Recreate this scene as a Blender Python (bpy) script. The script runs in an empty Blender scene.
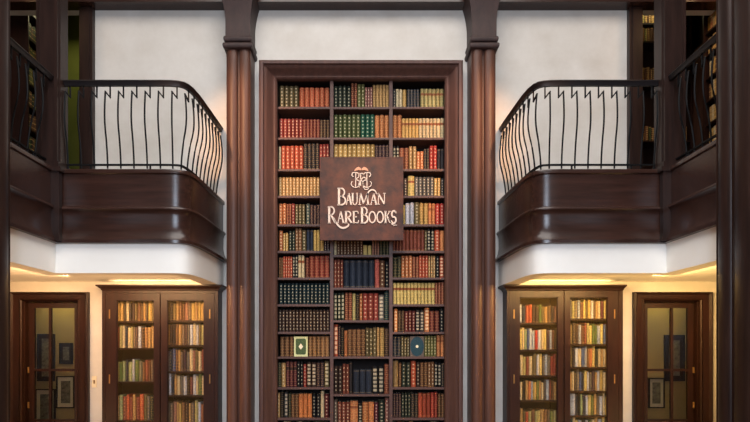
import bpy, bmesh, math, random
from mathutils import Vector
R = random.Random(7)
C = bpy.context.scene.collection
ZE = 1.6                      # eye height of the photograph
CX, HY, F = 361.0, 350.0, 600.0   # vanishing point and focal length (pixels of 750x422)
YW = 6.67                     # front of the rear wall
FL = -ZE                      # floor, relative to the eye
def X(px, y): return (px-CX)*y/F
def Z(py, y): return (HY-py)*y/F

# ------------------------------------------------------------------ materials
def lin(c):
    return tuple(((v/255)/12.92 if v/255 <= .04045 else ((v/255+.055)/1.055)**2.4) for v in c)+(1,)
def mat(name, col, rough=.5, metal=0, spec=.22, noise=.0, nscale=(8,8,8), bump=0, col2=None, coat=0):
    m = bpy.data.materials.new(name); m.use_nodes = True
    nt = m.node_tree; b = nt.nodes['Principled BSDF']
    b.inputs['Base Color'].default_value = lin(col)
    b.inputs['Roughness'].default_value = rough; b.inputs['Metallic'].default_value = metal
    b.inputs['Specular IOR Level'].default_value = spec
    b.inputs['Coat Weight'].default_value = coat; b.inputs['Coat Roughness'].default_value = .12
    if col2 or bump:
        tc = nt.nodes.new('ShaderNodeTexCoord'); mp = nt.nodes.new('ShaderNodeMapping')
        mp.inputs['Scale'].default_value = nscale
        nz = nt.nodes.new('ShaderNodeTexNoise'); nz.inputs['Scale'].default_value = 1; nz.inputs['Detail'].default_value = 6
        nz.inputs['Roughness'].default_value = .65
        nt.links.new(tc.outputs['Object'], mp.inputs['Vector']); nt.links.new(mp.outputs[0], nz.inputs['Vector'])
        if col2:
            r = nt.nodes.new('ShaderNodeValToRGB')
            r.color_ramp.elements[0].position = .32; r.color_ramp.elements[0].color = lin(col)
            r.color_ramp.elements[1].position = .68; r.color_ramp.elements[1].color = lin(col2)
            nt.links.new(nz.outputs['Fac'], r.inputs[0]); nt.links.new(r.outputs[0], b.inputs['Base Color'])
        if bump:
            bp = nt.nodes.new('ShaderNodeBump'); bp.inputs['Strength'].default_value = bump; bp.inputs['Distance'].default_value = .01
            nt.links.new(nz.outputs['Fac'], bp.inputs['Height']); nt.links.new(bp.outputs[0], b.inputs['Normal'])
    return m
M = {}
M['wood'] = mat('dark_stained_wood', (31,20,17), .36, nscale=(26,26,2.2), col2=(46,30,25), bump=.12)
M['woodh'] = mat('dark_stained_wood_level_grain', (40,24,19), .25, spec=.38, nscale=(2.2,26,26), col2=(57,35,28), bump=.12)
M['pillar'] = mat('brown_oak', (70,46,38), .42, nscale=(22,22,1.5), col2=(90,60,48), bump=.15)
M['cap'] = mat('carved_dark_oak', (44,31,29), .5, nscale=(14,14,6), col2=(60,42,38), bump=.15)
M['cab'] = mat('red_brown_mahogany', (28,14,11), .42, nscale=(26,26,2.2), col2=(43,22,16), bump=.1)
M['frame'] = mat('brown_moulded_oak', (72,50,44), .4, nscale=(22,22,1.5), col2=(92,64,56), bump=.12)
M['shelf'] = mat('shelf_oak', (76,54,48), .45, nscale=(2,22,22), col2=(96,68,60), bump=.1)
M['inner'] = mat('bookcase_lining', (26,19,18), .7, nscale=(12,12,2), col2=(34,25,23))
M['plaster'] = mat('mottled_plaster', (186,178,168), .75, nscale=(2.2,2.2,2.2), col2=(202,196,188), bump=.08)
M['white'] = mat('cream_painted_plaster', (238,234,226), .6, nscale=(3,3,3), col2=(242,239,232))
M['olive'] = mat('olive_green_wall', (110,118,52), .7, nscale=(2,2,2), col2=(122,128,62))
M['tanwall'] = mat('tan_corridor_wall', (176,158,112), .7, nscale=(3,3,3), col2=(186,168,122))
M['floor'] = mat('parquet_floor', (96,62,40), .35, nscale=(3,20,3), col2=(120,80,54))
M['iron'] = mat('black_iron', (6,5,6), .6, 0, .15)
M['rail'] = mat('dark_handrail', (20,14,15), .45, 0, .3)
M['brass'] = mat('brass', (140,108,66), .45, .6)
M['wire'] = mat('brass_wire', (120,100,60), .5, .5)
M['sign'] = mat('weathered_brown_board', (40,26,24), .5, nscale=(6,6,6), col2=(96,52,34), bump=.25)
M['letter'] = mat('cream_raised_lettering', (214,192,176), .4)
M['emblem_lit'] = mat('peach_lit_emblem', (196,138,108), .4)  # orange light falling on the emblem is put into its colour
M['black'] = mat('black_frame', (24,20,18), .4)
M['mount'] = mat('cream_picture_mount', (214,208,190), .7)
M['print'] = mat('grey_print', (150,146,132), .7, nscale=(30,30,30), col2=(86,84,76))
M['switch'] = mat('pale_switch_plate', (214,200,170), .4)
M['border'] = mat('pale_cream_green_cloth',(204,204,150),.6)
M['page'] = mat('book_pages', (206,188,150), .8)
g = bpy.data.materials.new('clear_glass'); g.use_nodes = True
b = g.node_tree.nodes['Principled BSDF']; b.inputs['Transmission Weight'].default_value = 1
b.inputs['Roughness'].default_value = .02; b.inputs['IOR'].default_value = 1.45
b.inputs['Base Color'].default_value = (.92,.92,.9,1)
M['glass'] = g
def emis(name, col, st):
    m = bpy.data.materials.new(name); m.use_nodes = True; b = m.node_tree.nodes['Principled BSDF']
    b.inputs['Emission Color'].default_value = lin(col); b.inputs['Emission Strength'].default_value = st
    return m
PAL = {  # leather colours: plain name -> sRGB
 'olive-brown':(112,96,58),'orange-red':(206,84,52),'dark green':(50,58,44),'brown-red':(150,74,54),
 'olive':(122,118,62),'tan':(198,148,86),'cream':(226,200,150),'navy':(44,54,72),'charcoal':(52,46,50),
 'pale olive':(186,172,104),'red':(166,60,50),'dark red':(122,44,42),'dark brown':(72,50,42),
 'olive green':(88,96,50),'emerald green':(36,98,74),'orange':(220,124,68),'honey':(214,164,84),
 'plum':(74,50,58),'scarlet':(190,54,44),'grey':(112,104,94),'yellow':(232,202,112),'grey-green':(86,96,84),
 'white':(206,210,220),'gold':(212,172,84),'brown':(120,76,50),'light brown':(154,102,64),'pink-brown':(168,104,90),
 'pink-red':(200,92,78),'teal-black':(30,52,56),'black':(26,26,30),'teal':(22,66,80),'dark teal':(34,66,68),
 'grey-brown':(122,100,82),'bright orange':(234,130,64),'pale green':(160,176,120),'pale blue':(168,180,196),
 'maroon':(104,40,50),'mid blue':(70,96,150),'leaf green':(96,120,56)}
def mute(v):
    g_=sum(v)/3; return tuple(int((c*.84+g_*.16)*.86) for c in v)
PAL={k:mute(v) for k,v in PAL.items()}
BM = {}
def leather(n):
    if n not in BM:
        c = PAL[n]; d = tuple(min(255, int(v*1.14)) for v in c)
        BM[n] = m = mat('leather_'+n.replace(' ','_').replace('-','_'), tuple(int(v*.66) for v in c), .45, nscale=(70,70,70), col2=tuple(min(255,int(v*1.16)) for v in c), bump=.2)
        nt=m.node_tree; b=nt.nodes['Principled BSDF']; src=b.inputs['Base Color'].links[0].from_socket   # each volume has aged a little differently
        oi=nt.nodes.new('ShaderNodeObjectInfo'); mr=nt.nodes.new('ShaderNodeMapRange'); mr.inputs['To Min'].default_value=.72; mr.inputs['To Max'].default_value=1.18
        hs=nt.nodes.new('ShaderNodeHueSaturation'); nt.links.new(oi.outputs['Random'],mr.inputs['Value']); nt.links.new(mr.outputs[0],hs.inputs['Value'])
        nt.links.new(src,hs.inputs['Color']); nt.links.new(hs.outputs[0],b.inputs['Base Color'])
    return BM[n]
M['gilt'] = mat('gilt_tooling', (214,172,104), .4)
M['creamtool'] = mat('cream_tooling', (232,218,184), .5)
TM = {}
def tooling(n, kind):
    k=(n,kind)
    if k not in TM:
        t=(246,226,186) if kind=='creamtool' else (222,178,108); f=.62 if kind=='creamtool' else .45
        c=tuple(int(a*(1-f)+b*f) for a,b in zip(PAL[n],t))
        TM[k]=mat('tooling_%s_%s'%(kind,n.replace(' ','_').replace('-','_')),c,.42)
    return TM[k]
M['redlabel'] = mat('red_title_label', (132,74,46), .5)
M['darklabel'] = mat('dark_title_label', (44,32,30), .5)

# ------------------------------------------------------------------ mesh helper
class MB:
    def __init__(s, mirror=1): s.v=[]; s.f=[]; s.m=[]; s.s=mirror
    def quadmesh(s, pts, faces, mi=0):
        o=len(s.v); s.v += [(p[0]*s.s, p[1], p[2]) for p in pts]
        for f in faces: s.f.append([o+i for i in f]); s.m.append(mi)
    def box(s, x0,x1,y0,y1,z0,z1, mi=0):
        s.quadmesh([(x0,y0,z0),(x1,y0,z0),(x1,y1,z0),(x0,y1,z0),(x0,y0,z1),(x1,y0,z1),(x1,y1,z1),(x0,y1,z1)],
          [(0,3,2,1),(4,5,6,7),(0,1,5,4),(1,2,6,5),(2,3,7,6),(3,0,4,7)], mi)
    def prism(s, poly, z0, z1, mi=0):      # plan polygon (x,y)
        n=len(poly)
        s.quadmesh([(x,y,z0) for x,y in poly]+[(x,y,z1) for x,y in poly],
          [tuple(range(n))[::-1], tuple(range(n,2*n))]+[(i,(i+1)%n,n+(i+1)%n,n+i) for i in range(n)], mi)
    def prismy(s, poly, y0, y1, mi=0):     # elevation polygon (x,z)
        n=len(poly)
        s.quadmesh([(x,y0,z) for x,z in poly]+[(x,y1,z) for x,z in poly],
          [tuple(range(n)), tuple(range(n,2*n))[::-1]]+[(i,n+i,n+(i+1)%n,(i+1)%n) for i in range(n)], mi)
    def loft(s, rings, mi=0, caps=True):
        n=len(rings[0]); pts=[p for r in rings for p in r]; fs=[]
        for k in range(len(rings)-1):
            for i in range(n):
                fs.append((k*n+i, k*n+(i+1)%n, (k+1)*n+(i+1)%n, (k+1)*n+i))
        if caps: fs += [tuple(range(n))[::-1], tuple(range((len(rings)-1)*n, len(rings)*n))]
        s.quadmesh(pts, fs, mi)
    def sweep(s, path, prof, mi=0):        # plan path, profile (outward, z); outward = right of travel
        off = normals(path)
        s.loft([[(p[0]+n[0]*o, p[1]+n[1]*o, z) for o,z in prof] for p,n in zip(path,off)], mi)
    def tube(s, pts, r, n=6, mi=0):
        pts=[Vector(p) for p in pts]; rings=[]
        for i,p in enumerate(pts):
            t=(pts[min(i+1,len(pts)-1)]-pts[max(i-1,0)]).normalized()
            u=t.cross(Vector((0,0,1)))
            if u.length<.2: u=t.cross(Vector((0,1,0)))
            u.normalize(); w=t.cross(u)
            rings.append([tuple(p+u*(r*math.cos(a))+w*(r*math.sin(a))) for a in [(k+.5)*2*math.pi/n for k in range(n)]])
        s.loft(rings, mi)
    def build(s, name, mats, parent=None, smooth=False, bevel=0):
        me=bpy.data.meshes.new(name)
        vs=[(x,y,z+ZE) for x,y,z in s.v]
        if parent is not None: L=PL[parent]
        else:
            xs,ys,zs=zip(*vs); L=((min(xs)+max(xs))/2,(min(ys)+max(ys))/2,min(zs))
        me.from_pydata([(x-L[0],y-L[1],z-L[2]) for x,y,z in vs],[],s.f)
        if not isinstance(mats,(list,tuple)): mats=[mats]
        for m in mats: me.materials.append(m)
        me.polygons.foreach_set('material_index', s.m)
        bm=bmesh.new(); bm.from_mesh(me); bmesh.ops.recalc_face_normals(bm, faces=bm.faces); bm.to_mesh(me); bm.free()
        o=bpy.data.objects.new(name, me); C.objects.link(o)
        if smooth:
            for p in me.polygons: p.use_smooth=True
            md=o.modifiers.new('edges','EDGE_SPLIT'); md.split_angle=math.radians(38)
        if bevel:
            md=o.modifiers.new('bevel','BEVEL'); md.width=bevel; md.segments=2; md.limit_method='ANGLE'
        if parent is not None: o.parent=parent; PL[o]=L
        else: o.location=L; PL[o]=L
        return o
PL={}
def normals(path):
    out=[]
    for i in range(len(path)):
        ds=[]
        if i>0: ds.append(Vector((path[i][0]-path[i-1][0], path[i][1]-path[i-1][1])).normalized())
        if i<len(path)-1: ds.append(Vector((path[i+1][0]-path[i][0], path[i+1][1]-path[i][1])).normalized())
        ns=[Vector((d.y,-d.x)) for d in ds]
        n=sum(ns,Vector((0,0))); n.normalize(); k=1/max(.4,n.dot(ns[0])); out.append((n.x*k,n.y*k))
    return out
def thing(name, loc, label, cat, group=None):
    o=bpy.data.objects.new(name,None); C.objects.link(o); o.empty_display_size=.1
    o.location=(loc[0],loc[1],loc[2]+ZE); PL[o]=tuple(o.location); tag(o,label,cat,group); return o
def tag(o,label,cat,group=None,kind=None):
    o['label']=label; o['category']=cat
    if group: o['group']=group
    if kind: o['kind']=kind
    return o
def struct(o): o['kind']='structure'; return o
def bx(x0,x1,y0,y1,z0,z1,s=1):
    m=MB(s); m.box(x0,x1,y0,y1,z0,z1); return m
SIDE={-1:'left',1:'right'}

# ------------------------------------------------------------------ room shell
TOP=6.0; BACK=-3.0; WX=4.25
struct(bx(-WX-.1,WX+.1,BACK-.1,9.0,FL-.1,FL).build('floor',M['floor']))
struct(bx(-WX,WX,BACK,9.0,TOP,TOP+.1).build('ceiling',M['white']))
struct(bx(-WX,WX,BACK-.1,BACK,FL,TOP).build('wall_front',M['plaster']))
for s in (-1,1):
    struct(bx(WX,WX+.1,BACK,9.0,FL,TOP,s).build('wall_'+SIDE[s],M['wood']))
# rear wall with its openings: (x0,x1,z0,z1)
DX0,DX1,DZ=3.135,3.746,.545
holes=[(-.955,.955,FL,3.03)]
for s in (-1,1):
    for a,b_,c,d in ((DX0,DX1,FL,DZ),(1.545 if s<0 else 1.61,2.775,FL,.66),(3.10,4.25,.97,3.774)):
        holes.append((min(s*a,s*b_),max(s*a,s*b_),c,d))
xs=sorted({-WX,WX}|{h[0] for h in holes}|{h[1] for h in holes}); zs=sorted({FL,TOP}|{h[2] for h in holes}|{h[3] for h in holes})
m=MB()
for i in range(len(xs)-1):
    cx=(xs[i]+xs[i+1])/2; run=None
    for j in range(len(zs)-1):
        cz=(zs[j]+zs[j+1])/2
        solid=not any(h[0]<cx<h[1] and h[2]<cz<h[3] for h in holes)
        if solid: run=run or [zs[j],0]; run[1]=zs[j+1]
        if run and (not solid or j==len(zs)-2): m.box(xs[i],xs[i+1],YW,YW+.1,run[0],run[1]); run=None
struct(m.build('wall_back',M['plaster']))
# a beam across the wall head
m=MB(); m.box(-4.25,4.25,6.50,YW-.001,3.774,4.5); m.box(-4.25,4.25,6.46,6.50,3.86,3.95)
tag(m.build('ceiling_beam',M['woodh']),'dark wooden beam running across the top of the wall above both pillars','beam')

# upper rooms and lower corridors behind the openings
for s in (-1,1):
    struct(bx(2.9,WX,8.10,8.2,.97,TOP,s).build('wall_gallery_'+SIDE[s],M['olive']))
    struct(bx(2.9,2.98,YW+.1,8.10,.97,TOP,s).build('wall_gallery_side_'+SIDE[s],M['olive']))
    struct(bx(2.9,WX,7.7,7.8,FL,.74,s).build('wall_corridor_'+SIDE[s],M['tanwall']))
    struct(bx(2.83,2.9,YW+.1,7.8,FL,.74,s).build('wall_corridor_side_'+SIDE[s],M['tanwall']))

# ------------------------------------------------------------------ pillars
for s in (-1,1):
    t=thing('pillar',(s*1.30,6.48,FL),'brown fluted wooden pillar on the %s of the tall central bookcase'%SIDE[s],'pillar','twin pillars beside the tall bookcase')
    xa,xb=1.18,1.437; yf,yb=6.38,YW-.002
    w=xb-xa; pts=[(xa,yb),(xa,yf+.03),(xa+.006,yf+.024)]
    def rib(x0,x1):
        return [(x0+(x1-x0)*(1-math.cos(a))/2, yf+.03-.026*math.sin(a)) for a in [k*math.pi/8 for k in range(9)]]
    pts+=rib(xa+.012,xa+w/2-.012)+[(xa+w/2-.006,yf+.05),(xa+w/2+.006,yf+.05)]+rib(xa+w/2+.012,xb-.012)+[(xb-.006,yf+.024),(xb,yf+.03),(xb,yb)]
    mm=MB(s); mm.prism(pts,FL,3.33); mm.build('shaft',M['pillar'],t,smooth=True)
    def ringbox(name,z0,z1,o,mat_=M['cap']):
        q=MB(s); zc=(z0+z1)/2; h=(z1-z0)/2
        rings=[]
        for a in [-1,-.7,-.3,0,.3,.7,1]:
            e=o*(.3+.7*math.sqrt(max(0,1-a*a)))
            rings.append([(xa-e,yb,zc+a*h),(xa-e,yf-.004-e,zc+a*h),(xb+e,yf-.004-e,zc+a*h),(xb+e,yb,zc+a*h)])
        q.loft(rings); return q.build(name,mat_,t,smooth=True)
    ringbox('necking_ring',3.20,3.265,.03); ringbox('necking_ring',3.275,3.335,.022)
    rings=[]
    for k in range(11):
        u=k/10; z=3.33+u*.47; o=.004+.055*max(0,(u-.35)/.65)**1.8
        rings.append([(xa-o,yb,z),(xa-o,yf-.002-o,z),(xb+o,yf-.002-o,z),(xb+o,yb,z)])
    q=MB(s); q.loft(rings); q.box(xa-.075,xb+.075,yf-.05,yb,3.80,3.86); q.build('capital',M['cap'],t,smooth=True)
    bx(xa-.075,xb+.075,yf-.05,6.455,3.86,4.5,s).build('abutment',M['cap'],t)

# ------------------------------------------------------------------ tall central bookcase
t=thing('tall_bookcase',(0,6.8,FL),'tall built-in brown wooden bookcase in a deep moulded frame at the centre','bookcase')
HI=.925; ZT=2.985; YS=6.66; YBK=6.97; GB=FL
def jprof(o):  # moulding (inset 0..1, y)
    return [(0,YW-.002),(0,6.50),(.10,6.485),(.25,6.49),(.30,6.515),(.40,6.525),(.5,6.545),(.65,6.585),(.80,6.605),(.88,6.60),(.96,6.61),(1,6.63),(1,6.668)]
OX=1.105; OZ=3.142
m=MB(); rings=[]
P=jprof(0)
def ring(cx_sign,z,top):
    r=[]
    for u,y in P:
        x=OX+(HI-OX)*u; zz=OZ+(ZT-OZ)*u
        r.append((cx_sign*x,y,zz if top else z))
    return r
m.loft([ring(-1,FL,False),ring(-1,0,True),ring(1,0,True),ring(1,FL,False)])
m.build('moulded_frame',M['frame'],t,smooth=True)
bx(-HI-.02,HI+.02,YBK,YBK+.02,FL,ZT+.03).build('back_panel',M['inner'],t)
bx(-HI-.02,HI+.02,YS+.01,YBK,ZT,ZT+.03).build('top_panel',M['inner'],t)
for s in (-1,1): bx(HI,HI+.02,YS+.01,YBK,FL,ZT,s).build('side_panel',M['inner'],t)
D1=(X(330,YS),X(333.4,YS)); D2=(X(389.2,YS),X(392.6,YS))
for d in (D1,D2):
    q=MB(); q.box(d[0],d[1],YS,YBK,FL,ZT); q.box(d[0]+.008,d[1]-.008,YS-.006,YS,FL,ZT); q.build('divider',M['shelf'],t)
bays={'left':(-HI,D1[0]),'centre':(D1[1],D2[0]),'right':(D2[1],HI)}
rows_side=[106.6,137.4,168.9,195.6,224.2,250.7,277.5,304.2,331.8,356.6,387.3,418.0,449,480,510]
rows_mid=[106.8,137.4,168.9,222,254.8,287.6,320.2,356.5,394.2,424.5,455,486,510]
for b_,rows in (('left',rows_side),('centre',rows_mid),('right',rows_side)):
    x0,x1=bays[b_]
    for y in rows:
        z=Z(y,YS); q=MB(); q.box(x0,x1,YS+.004,YBK,z-.026,z); q.box(x0,x1,YS,YS+.004,z-.022,z-.003)
        q.build('shelf',M['shelf'],t)

# ------------------------------------------------------------------ books
def book_mesh(m, w, h, d, style, mi0=(0,1,2,3), at=(0,0,0)):
    """spine towards -y, base at z=0, centred on x; material slots: leather, tooling, label, pages"""
    ax,ay,az=at; L,T,B,P_=mi0
    n=6; bul=min(.32*w,.018)
    arc=[(-w/2+w*k/n, -bul*math.sin(math.pi*k/n)) for k in range(n+1)]
    bt=min(.0035,w*.12)
    poly=[(ax+x,ay+bul+y) for x,y in arc]+[(ax+w/2,ay+d),(ax+w/2-bt,ay+d),(ax+w/2-bt,ay+bul+.006),(ax-w/2+bt,ay+bul+.006),(ax-w/2+bt,ay+d),(ax-w/2,ay+d)]
    m.prism(poly,az,az+h,L)
    m.box(ax-w/2+bt,ax+w/2-bt,ay+bul+.006,ay+d-.005,az+.003,az+h-.004,P_)
    def strip(z0,z1,k0,k1,out,mi):
        a=[arc[k] for k in range(k0,k1+1)]
        pf=[(ax+x*1.0,ay+bul+y-out) for x,y in a]; pb=[(ax+x,ay+bul+y+.001) for x,y in a]
        m.prism(pf+pb[::-1],az+z0,az+z1,mi)
    c=6 if h>.16 else 5
    zs_=[h*(.06+.88*k/c) for k in range(c+1)]
    if style in 'gl':
        for z in zs_: strip(z-.003,z+.003,0,n,.0018,T)
        for k in range(c):
            if style=='g' or k!=c-2:
                zc=(zs_[k]+zs_[k+1])/2; strip(zc-.0045,zc+.0045,2,n-2,.0012,T)
    if style=='l': strip(zs_[c-2]+.004,zs_[c-1]-.004,0,n,.0014,B)
    if style=='d':
        for z in zs_[1:-1]: strip(z-.002,z+.002,0,n,.002,L)
        for k in range(c):
            zc=(zs_[k]+zs_[k+1])/2; strip(zc-.0065,zc+.0065,2,n-2,.0012,T)
    if style=='w':
        for k in range(c): strip(zs_[k]+.008,zs_[k+1]-.008,1,n-1,.0012,T)
    if style=='b':
        for z in zs_[1:-1]: strip(z-.0025,z+.0025,0,n,.0022,L)
        strip(zs_[0]-.002,zs_[0]+.002,0,n,.0012,T); strip(zs_[-1]-.002,zs_[-1]+.002,0,n,.0012,T)
YB=6.72
# every run: (count, right edge px, top px, colour, style[, finish word]); count 0 is a gap
ROWS={
('left',1,106.6,279.6):[(4,298.6,86.2,'olive-brown','d'),(0,299.3),(6,329.4,87.8,'orange-red','g')],
('left',2,137.4,279.4):[(6,302.8,119,'red','d'),(5,319.8,119.6,'dark red','g'),(3,329.6,120,'dark brown','g')],
('left',3,168.9,278.8):[(1,281.2,146.5,'cream','b'),(5,303.4,146.1,'orange-red','w2'),(4,319.4,143.6,'charcoal','g'),(3,329.4,144.2,'red','d')],
('left',4,195.6,278.8):[(12,319.8,177.6,'tan','d')],
('left',5,224.2,278.8):[(2,286.5,203.6,'orange','d'),(2,291.6,204.2,'brown-red','g'),(1,295.1,204,'red','d'),(3,305.3,204.4,'olive-brown','d'),(0,305.9),(1,310,204,'grey-green','d'),(3,320,205,'plum','g')],
('left',6,250.7,279):[(1,283,230.4,'orange','d'),(2,288.3,233.5,'honey','d'),(0,288.8),(2,295.3,231,'dark green','d'),(2,301.7,229,'light brown','d'),(1,306.5,230,'olive-brown','d'),(2,313.4,229.6,'navy','b'),(2,320,230.4,'gold','g'),(1,324,236,'honey','g'),(2,329.6,236,'plum','d')],
('left',7,277.5,279):[(2,283,257.5,'brown','g'),(4,292.4,256.6,'orange-red','d'),(2,298,255.5,'black','w'),(2,304.6,255.3,'cream','l'),(0,305.4),(1,309.2,257.4,'dark red','g'),(4,329.4,256,'red','g')],
('left',8,304.2,279.2):[(13,329.5,283.4,'teal-black','d')],
('left',9,331.8,278.6):[(15,329.6,309.8,'dark brown','d')],
('left',10,356.6,280):[(3,294,336.4,'brown','g'),('face',308.2,336.6,'pale green'),(5,329.4,336.2,'light brown','g')],
('left',11,387.3,278.2):[(1,281.3,362,'dark green','g'),(1,285.9,363,'tan','d'),(3,297,361.4,'maroon','l'),(2,303.4,361.6,'black','d'),(1,306.5,364,'red','d'),(2,316.5,362,'dark brown','w'),(2,324.2,362.4,'plum','g'),(1,329.4,361.2,'olive-brown','w')],
('left',12,418.0,277.6):[(1,280.2,393,'tan','d'),(1,284,391.5,'black','g'),(1,288.4,392,'charcoal','w'),(1,291.2,393,'dark green','g'),(2,298.6,393.6,'brown','g'),(3,312,393.4,'bright orange','b'),(2,320.6,394,'black','d'),(1,324.3,391,'cream','g'),(1,329,393.6,'dark red','d')],
('right',1,107.0,392.9):[(1,395.8,89.4,'charcoal','d'),(2,402.4,89.6,'cream','b'),(1,406.4,89.4,'honey','g'),(0,407),(4,419.4,89.6,'navy','g'),(0,420.3),(6,443.6,89.2,'pale olive','l')],
('right',2,137.4,392.7):[(2,401.8,115.5,'orange','g'),(5,418.6,118.7,'honey','l'),(7,443.8,118.6,'cream','l')],
('right',3,168.9,392.7):[(2,399.4,146.2,'black','w'),(2,408.8,148,'brown-red','g'),(2,416.5,146.6,'tan','d'),(2,423.6,151.6,'orange','d'),(2,429.3,149,'charcoal','g'),(2,437,146.2,'scarlet','d'),(2,443.7,149,'charcoal','b')],
('right',4,195.6,403.2):[(1,407.7,178.4,'dark brown','d'),(1,414.6,176,'yellow','l'),(5,433.9,177.2,'grey','d'),(2,440.5,178.6,'honey','d'),(1,443.8,179,'charcoal','d')],
('right',5,224.2,402.4):[(1,405.4,205,'gold','b'),(2,414.2,203,'white','b'),(1,419.3,202.8,'olive-brown','d'),(2,428.1,203.2,'honey','g'),(2,435.2,203.8,'orange','l'),(2,444,203.6,'scarlet','d')],
('right',6,250.7,392.7):[(3,402,234,'dark red','g'),(6,424.6,230,'brown-red','b'),(1,427,230,'olive-brown','d'),(2,434.4,229.4,'black','w'),(1,439.8,230.4,'orange-red','d'),(1,444,230.6,'orange','g')],
('right',7,277.5,393.2):[(2,401.2,257,'dark green','g'),(3,412.4,256,'orange','d'),(2,418.8,256.6,'brown-red','g'),(3,428.1,255.6,'orange-red','d'),(3,435.4,256,'tan','d'),(1,439.5,256.4,'black','d'),(1,443.9,256,'orange-red','w')],
('right',8,304.2,393):[(12,434.8,283,'yellow','l'),(3,444,282.4,'brown-red','g')],
('right',9,331.8,393.8):[(1,397.7,309,'bright orange','w'),(2,404.4,310.6,'dark brown','g'),(3,415.4,311,'dark red','d'),(2,424.2,310.6,'charcoal','w'),(1,429.6,308,'orange','w'),(2,439.4,311,'dark red','g'),(1,443.9,309,'black','d')],
('right',10,356.6,393):[(2,400.8,336.6,'navy','g'),(3,409.6,336.6,'olive-brown','d'),('face',424.2,336.4,'teal'),(4,436.4,336,'olive','d'),(2,444.2,335,'orange','l')],
('right',11,387.3,393):[(1,398.4,360.4,'tan','b'),(1,401.3,363,'brown','g'),(2,410.7,362.4,'dark green','d'),(1,416,361,'orange-red','d'),(1,420,362.4,'dark brown','d'),(2,427.6,362,'brown','g'),(2,434.2,361.8,'light brown','d'),(2,441.2,362.6,'black','w'),(1,443.9,363,'charcoal','g')],
('right',12,418.0,393):[(3,401.2,393,'plum','g'),(3,410.7,392.6,'dark green','d'),(2,418,393,'charcoal','g'),(3,430.6,393,'orange-red','b'),(2,437.6,392,'scarlet','g'),(2,444.4,393.4,'brown','g')],
('centre',1,106.8,333.8):[(4,351,86.2,'dark green','d'),(2,357.3,82.6,'brown-red','g'),(2,364.8,84.6,'olive','d'),(3,372.6,87.4,'pink-brown','d'),(5,388.9,85.2,'tan','g')],
('centre',2,137.4,333.8):[(6,360.4,115,'olive green','d'),(3,374.7,114.8,'emerald green','d'),(3,388.9,115.4,'orange','g')],
('centre',3,168.9,333.8):[(9,374.8,144.6,'honey','d'),(4,388.9,145.2,'plum','g')],
('centre',5,254.8,333.8):[(1,336.9,238,'cream','b'),(8,363,237.6,'brown','d'),(2,371.8,245.6,'yellow','g'),(3,379.5,238.4,'pink-brown','g'),(3,389,238,'dark green','g')],
('centre',6,287.6,333.8):[(3,343.4,259.6,'brown-red','d'),(5,374.6,260.4,'navy','b'),(1,379.6,260,'pink-red','b'),(1,384.9,260.4,'brown','d'),(1,388.9,262,'black','d')],
('centre',7,320.2,333.8):[(3,344.6,293,'dark green','w'),(2,352.2,292.6,'brown-red','g'),(1,355.8,293,'pale olive','g'),(1,359.4,294,'black','g'),(1,362.6,293.6,'orange','d'),(3,378.5,293,'red','d'),(1,384.2,294.6,'grey','w'),(1,388.8,291.8,'dark teal','g')],
('centre',8,356.5,333.8):[(1,338.2,324.8,'orange-red','w'),(1,340.6,326,'plum','g'),(1,344,327,'black','g'),(1,347.6,331,'orange','b'),(4,365.4,329.4,'brown','g'),(3,376.6,328,'olive-brown','d'),(1,379.6,327.6,'tan','g'),(1,384.4,327.6,'honey','g'),(1,388.9,328.4,'dark brown','g')],
('centre',9,394.2,333.8):[(2,342.4,366,'dark brown','d'),(2,349.3,364,'brown-red','d'),(1,352.2,361.4,'charcoal','b'),(0,353.2),(3,371.9,369.4,'navy','b'),(2,384.2,366.4,'black','w'),(1,389,364,'brown-red','g')],
('centre',10,424.5,333.8):[(1,337.6,400,'grey-brown','d'),(3,349.9,402,'brown-red','d'),(1,358.2,401,'orange','l'),(1,362.2,404,'black','w'),(2,374.2,402,'orange','g'),(1,378.4,402.4,'maroon','d'),(1,384.8,400,'dark green','d'),(1,389,398,'pink-brown','d')],
}
ORD=['','first','second','third','fourth','fifth','sixth','seventh','eighth','ninth','tenth','eleventh','twelfth','thirteenth','fourteenth','fifteenth','sixteenth','seventeenth','eighteenth']
LOOK={'d':'pale-dotted','g':'gilt-banded','l':'labelled','w':'cream-panelled','b':'plain'}
books=[]; faces_=[]
for (bay,rw,base,x0),runs in ROWS.items():
    idx=0; px=x0; nb=sum(1 if r[0]=='face' else r[0] for r in runs); row=rows_side if bay!='centre' else rows_mid
    for r in runs:
        if r[0]==0: px=r[1]; continue
        if r[0]=='face':
            idx+=1; faces_.append((bay,rw,base,px+.3,r[1]-.4,r[2],r[3],idx)); px=r[1]; continue
        n,x1,top,colr,st=r; wpx=(x1-px)/n; w2=st=='w2'; st=st[0] if not w2 else 'd'
        for k in range(n):
            idx+=1; h=Z(top,YB)-Z(base,YS)
            if n<4: h+=R.uniform(-.004,.004)
            w=wpx*YB/F-.006
            if n<4: w-=R.uniform(0,.0025)
            books.append(dict(bay=bay,rw=rw,i=idx,n=nb,x=X(px+wpx*(k+.5),YB),z=Z(base,YS),w=w,h=h,c=colr,st=st,run=n,
                 lab='redlabel' if colr in('cream','yellow','pale olive','honey','orange') else 'darklabel',
                 tool='creamtool' if st in 'dw' else 'gilt'))
        px=x1
ranked=sorted(books,key=lambda b_:-b_['w']*b_['h'])
solo=set(id(b_) for b_ in ranked[:298])
SH={'left':'left bay','centre':'middle bay','right':'right bay'}
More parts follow.
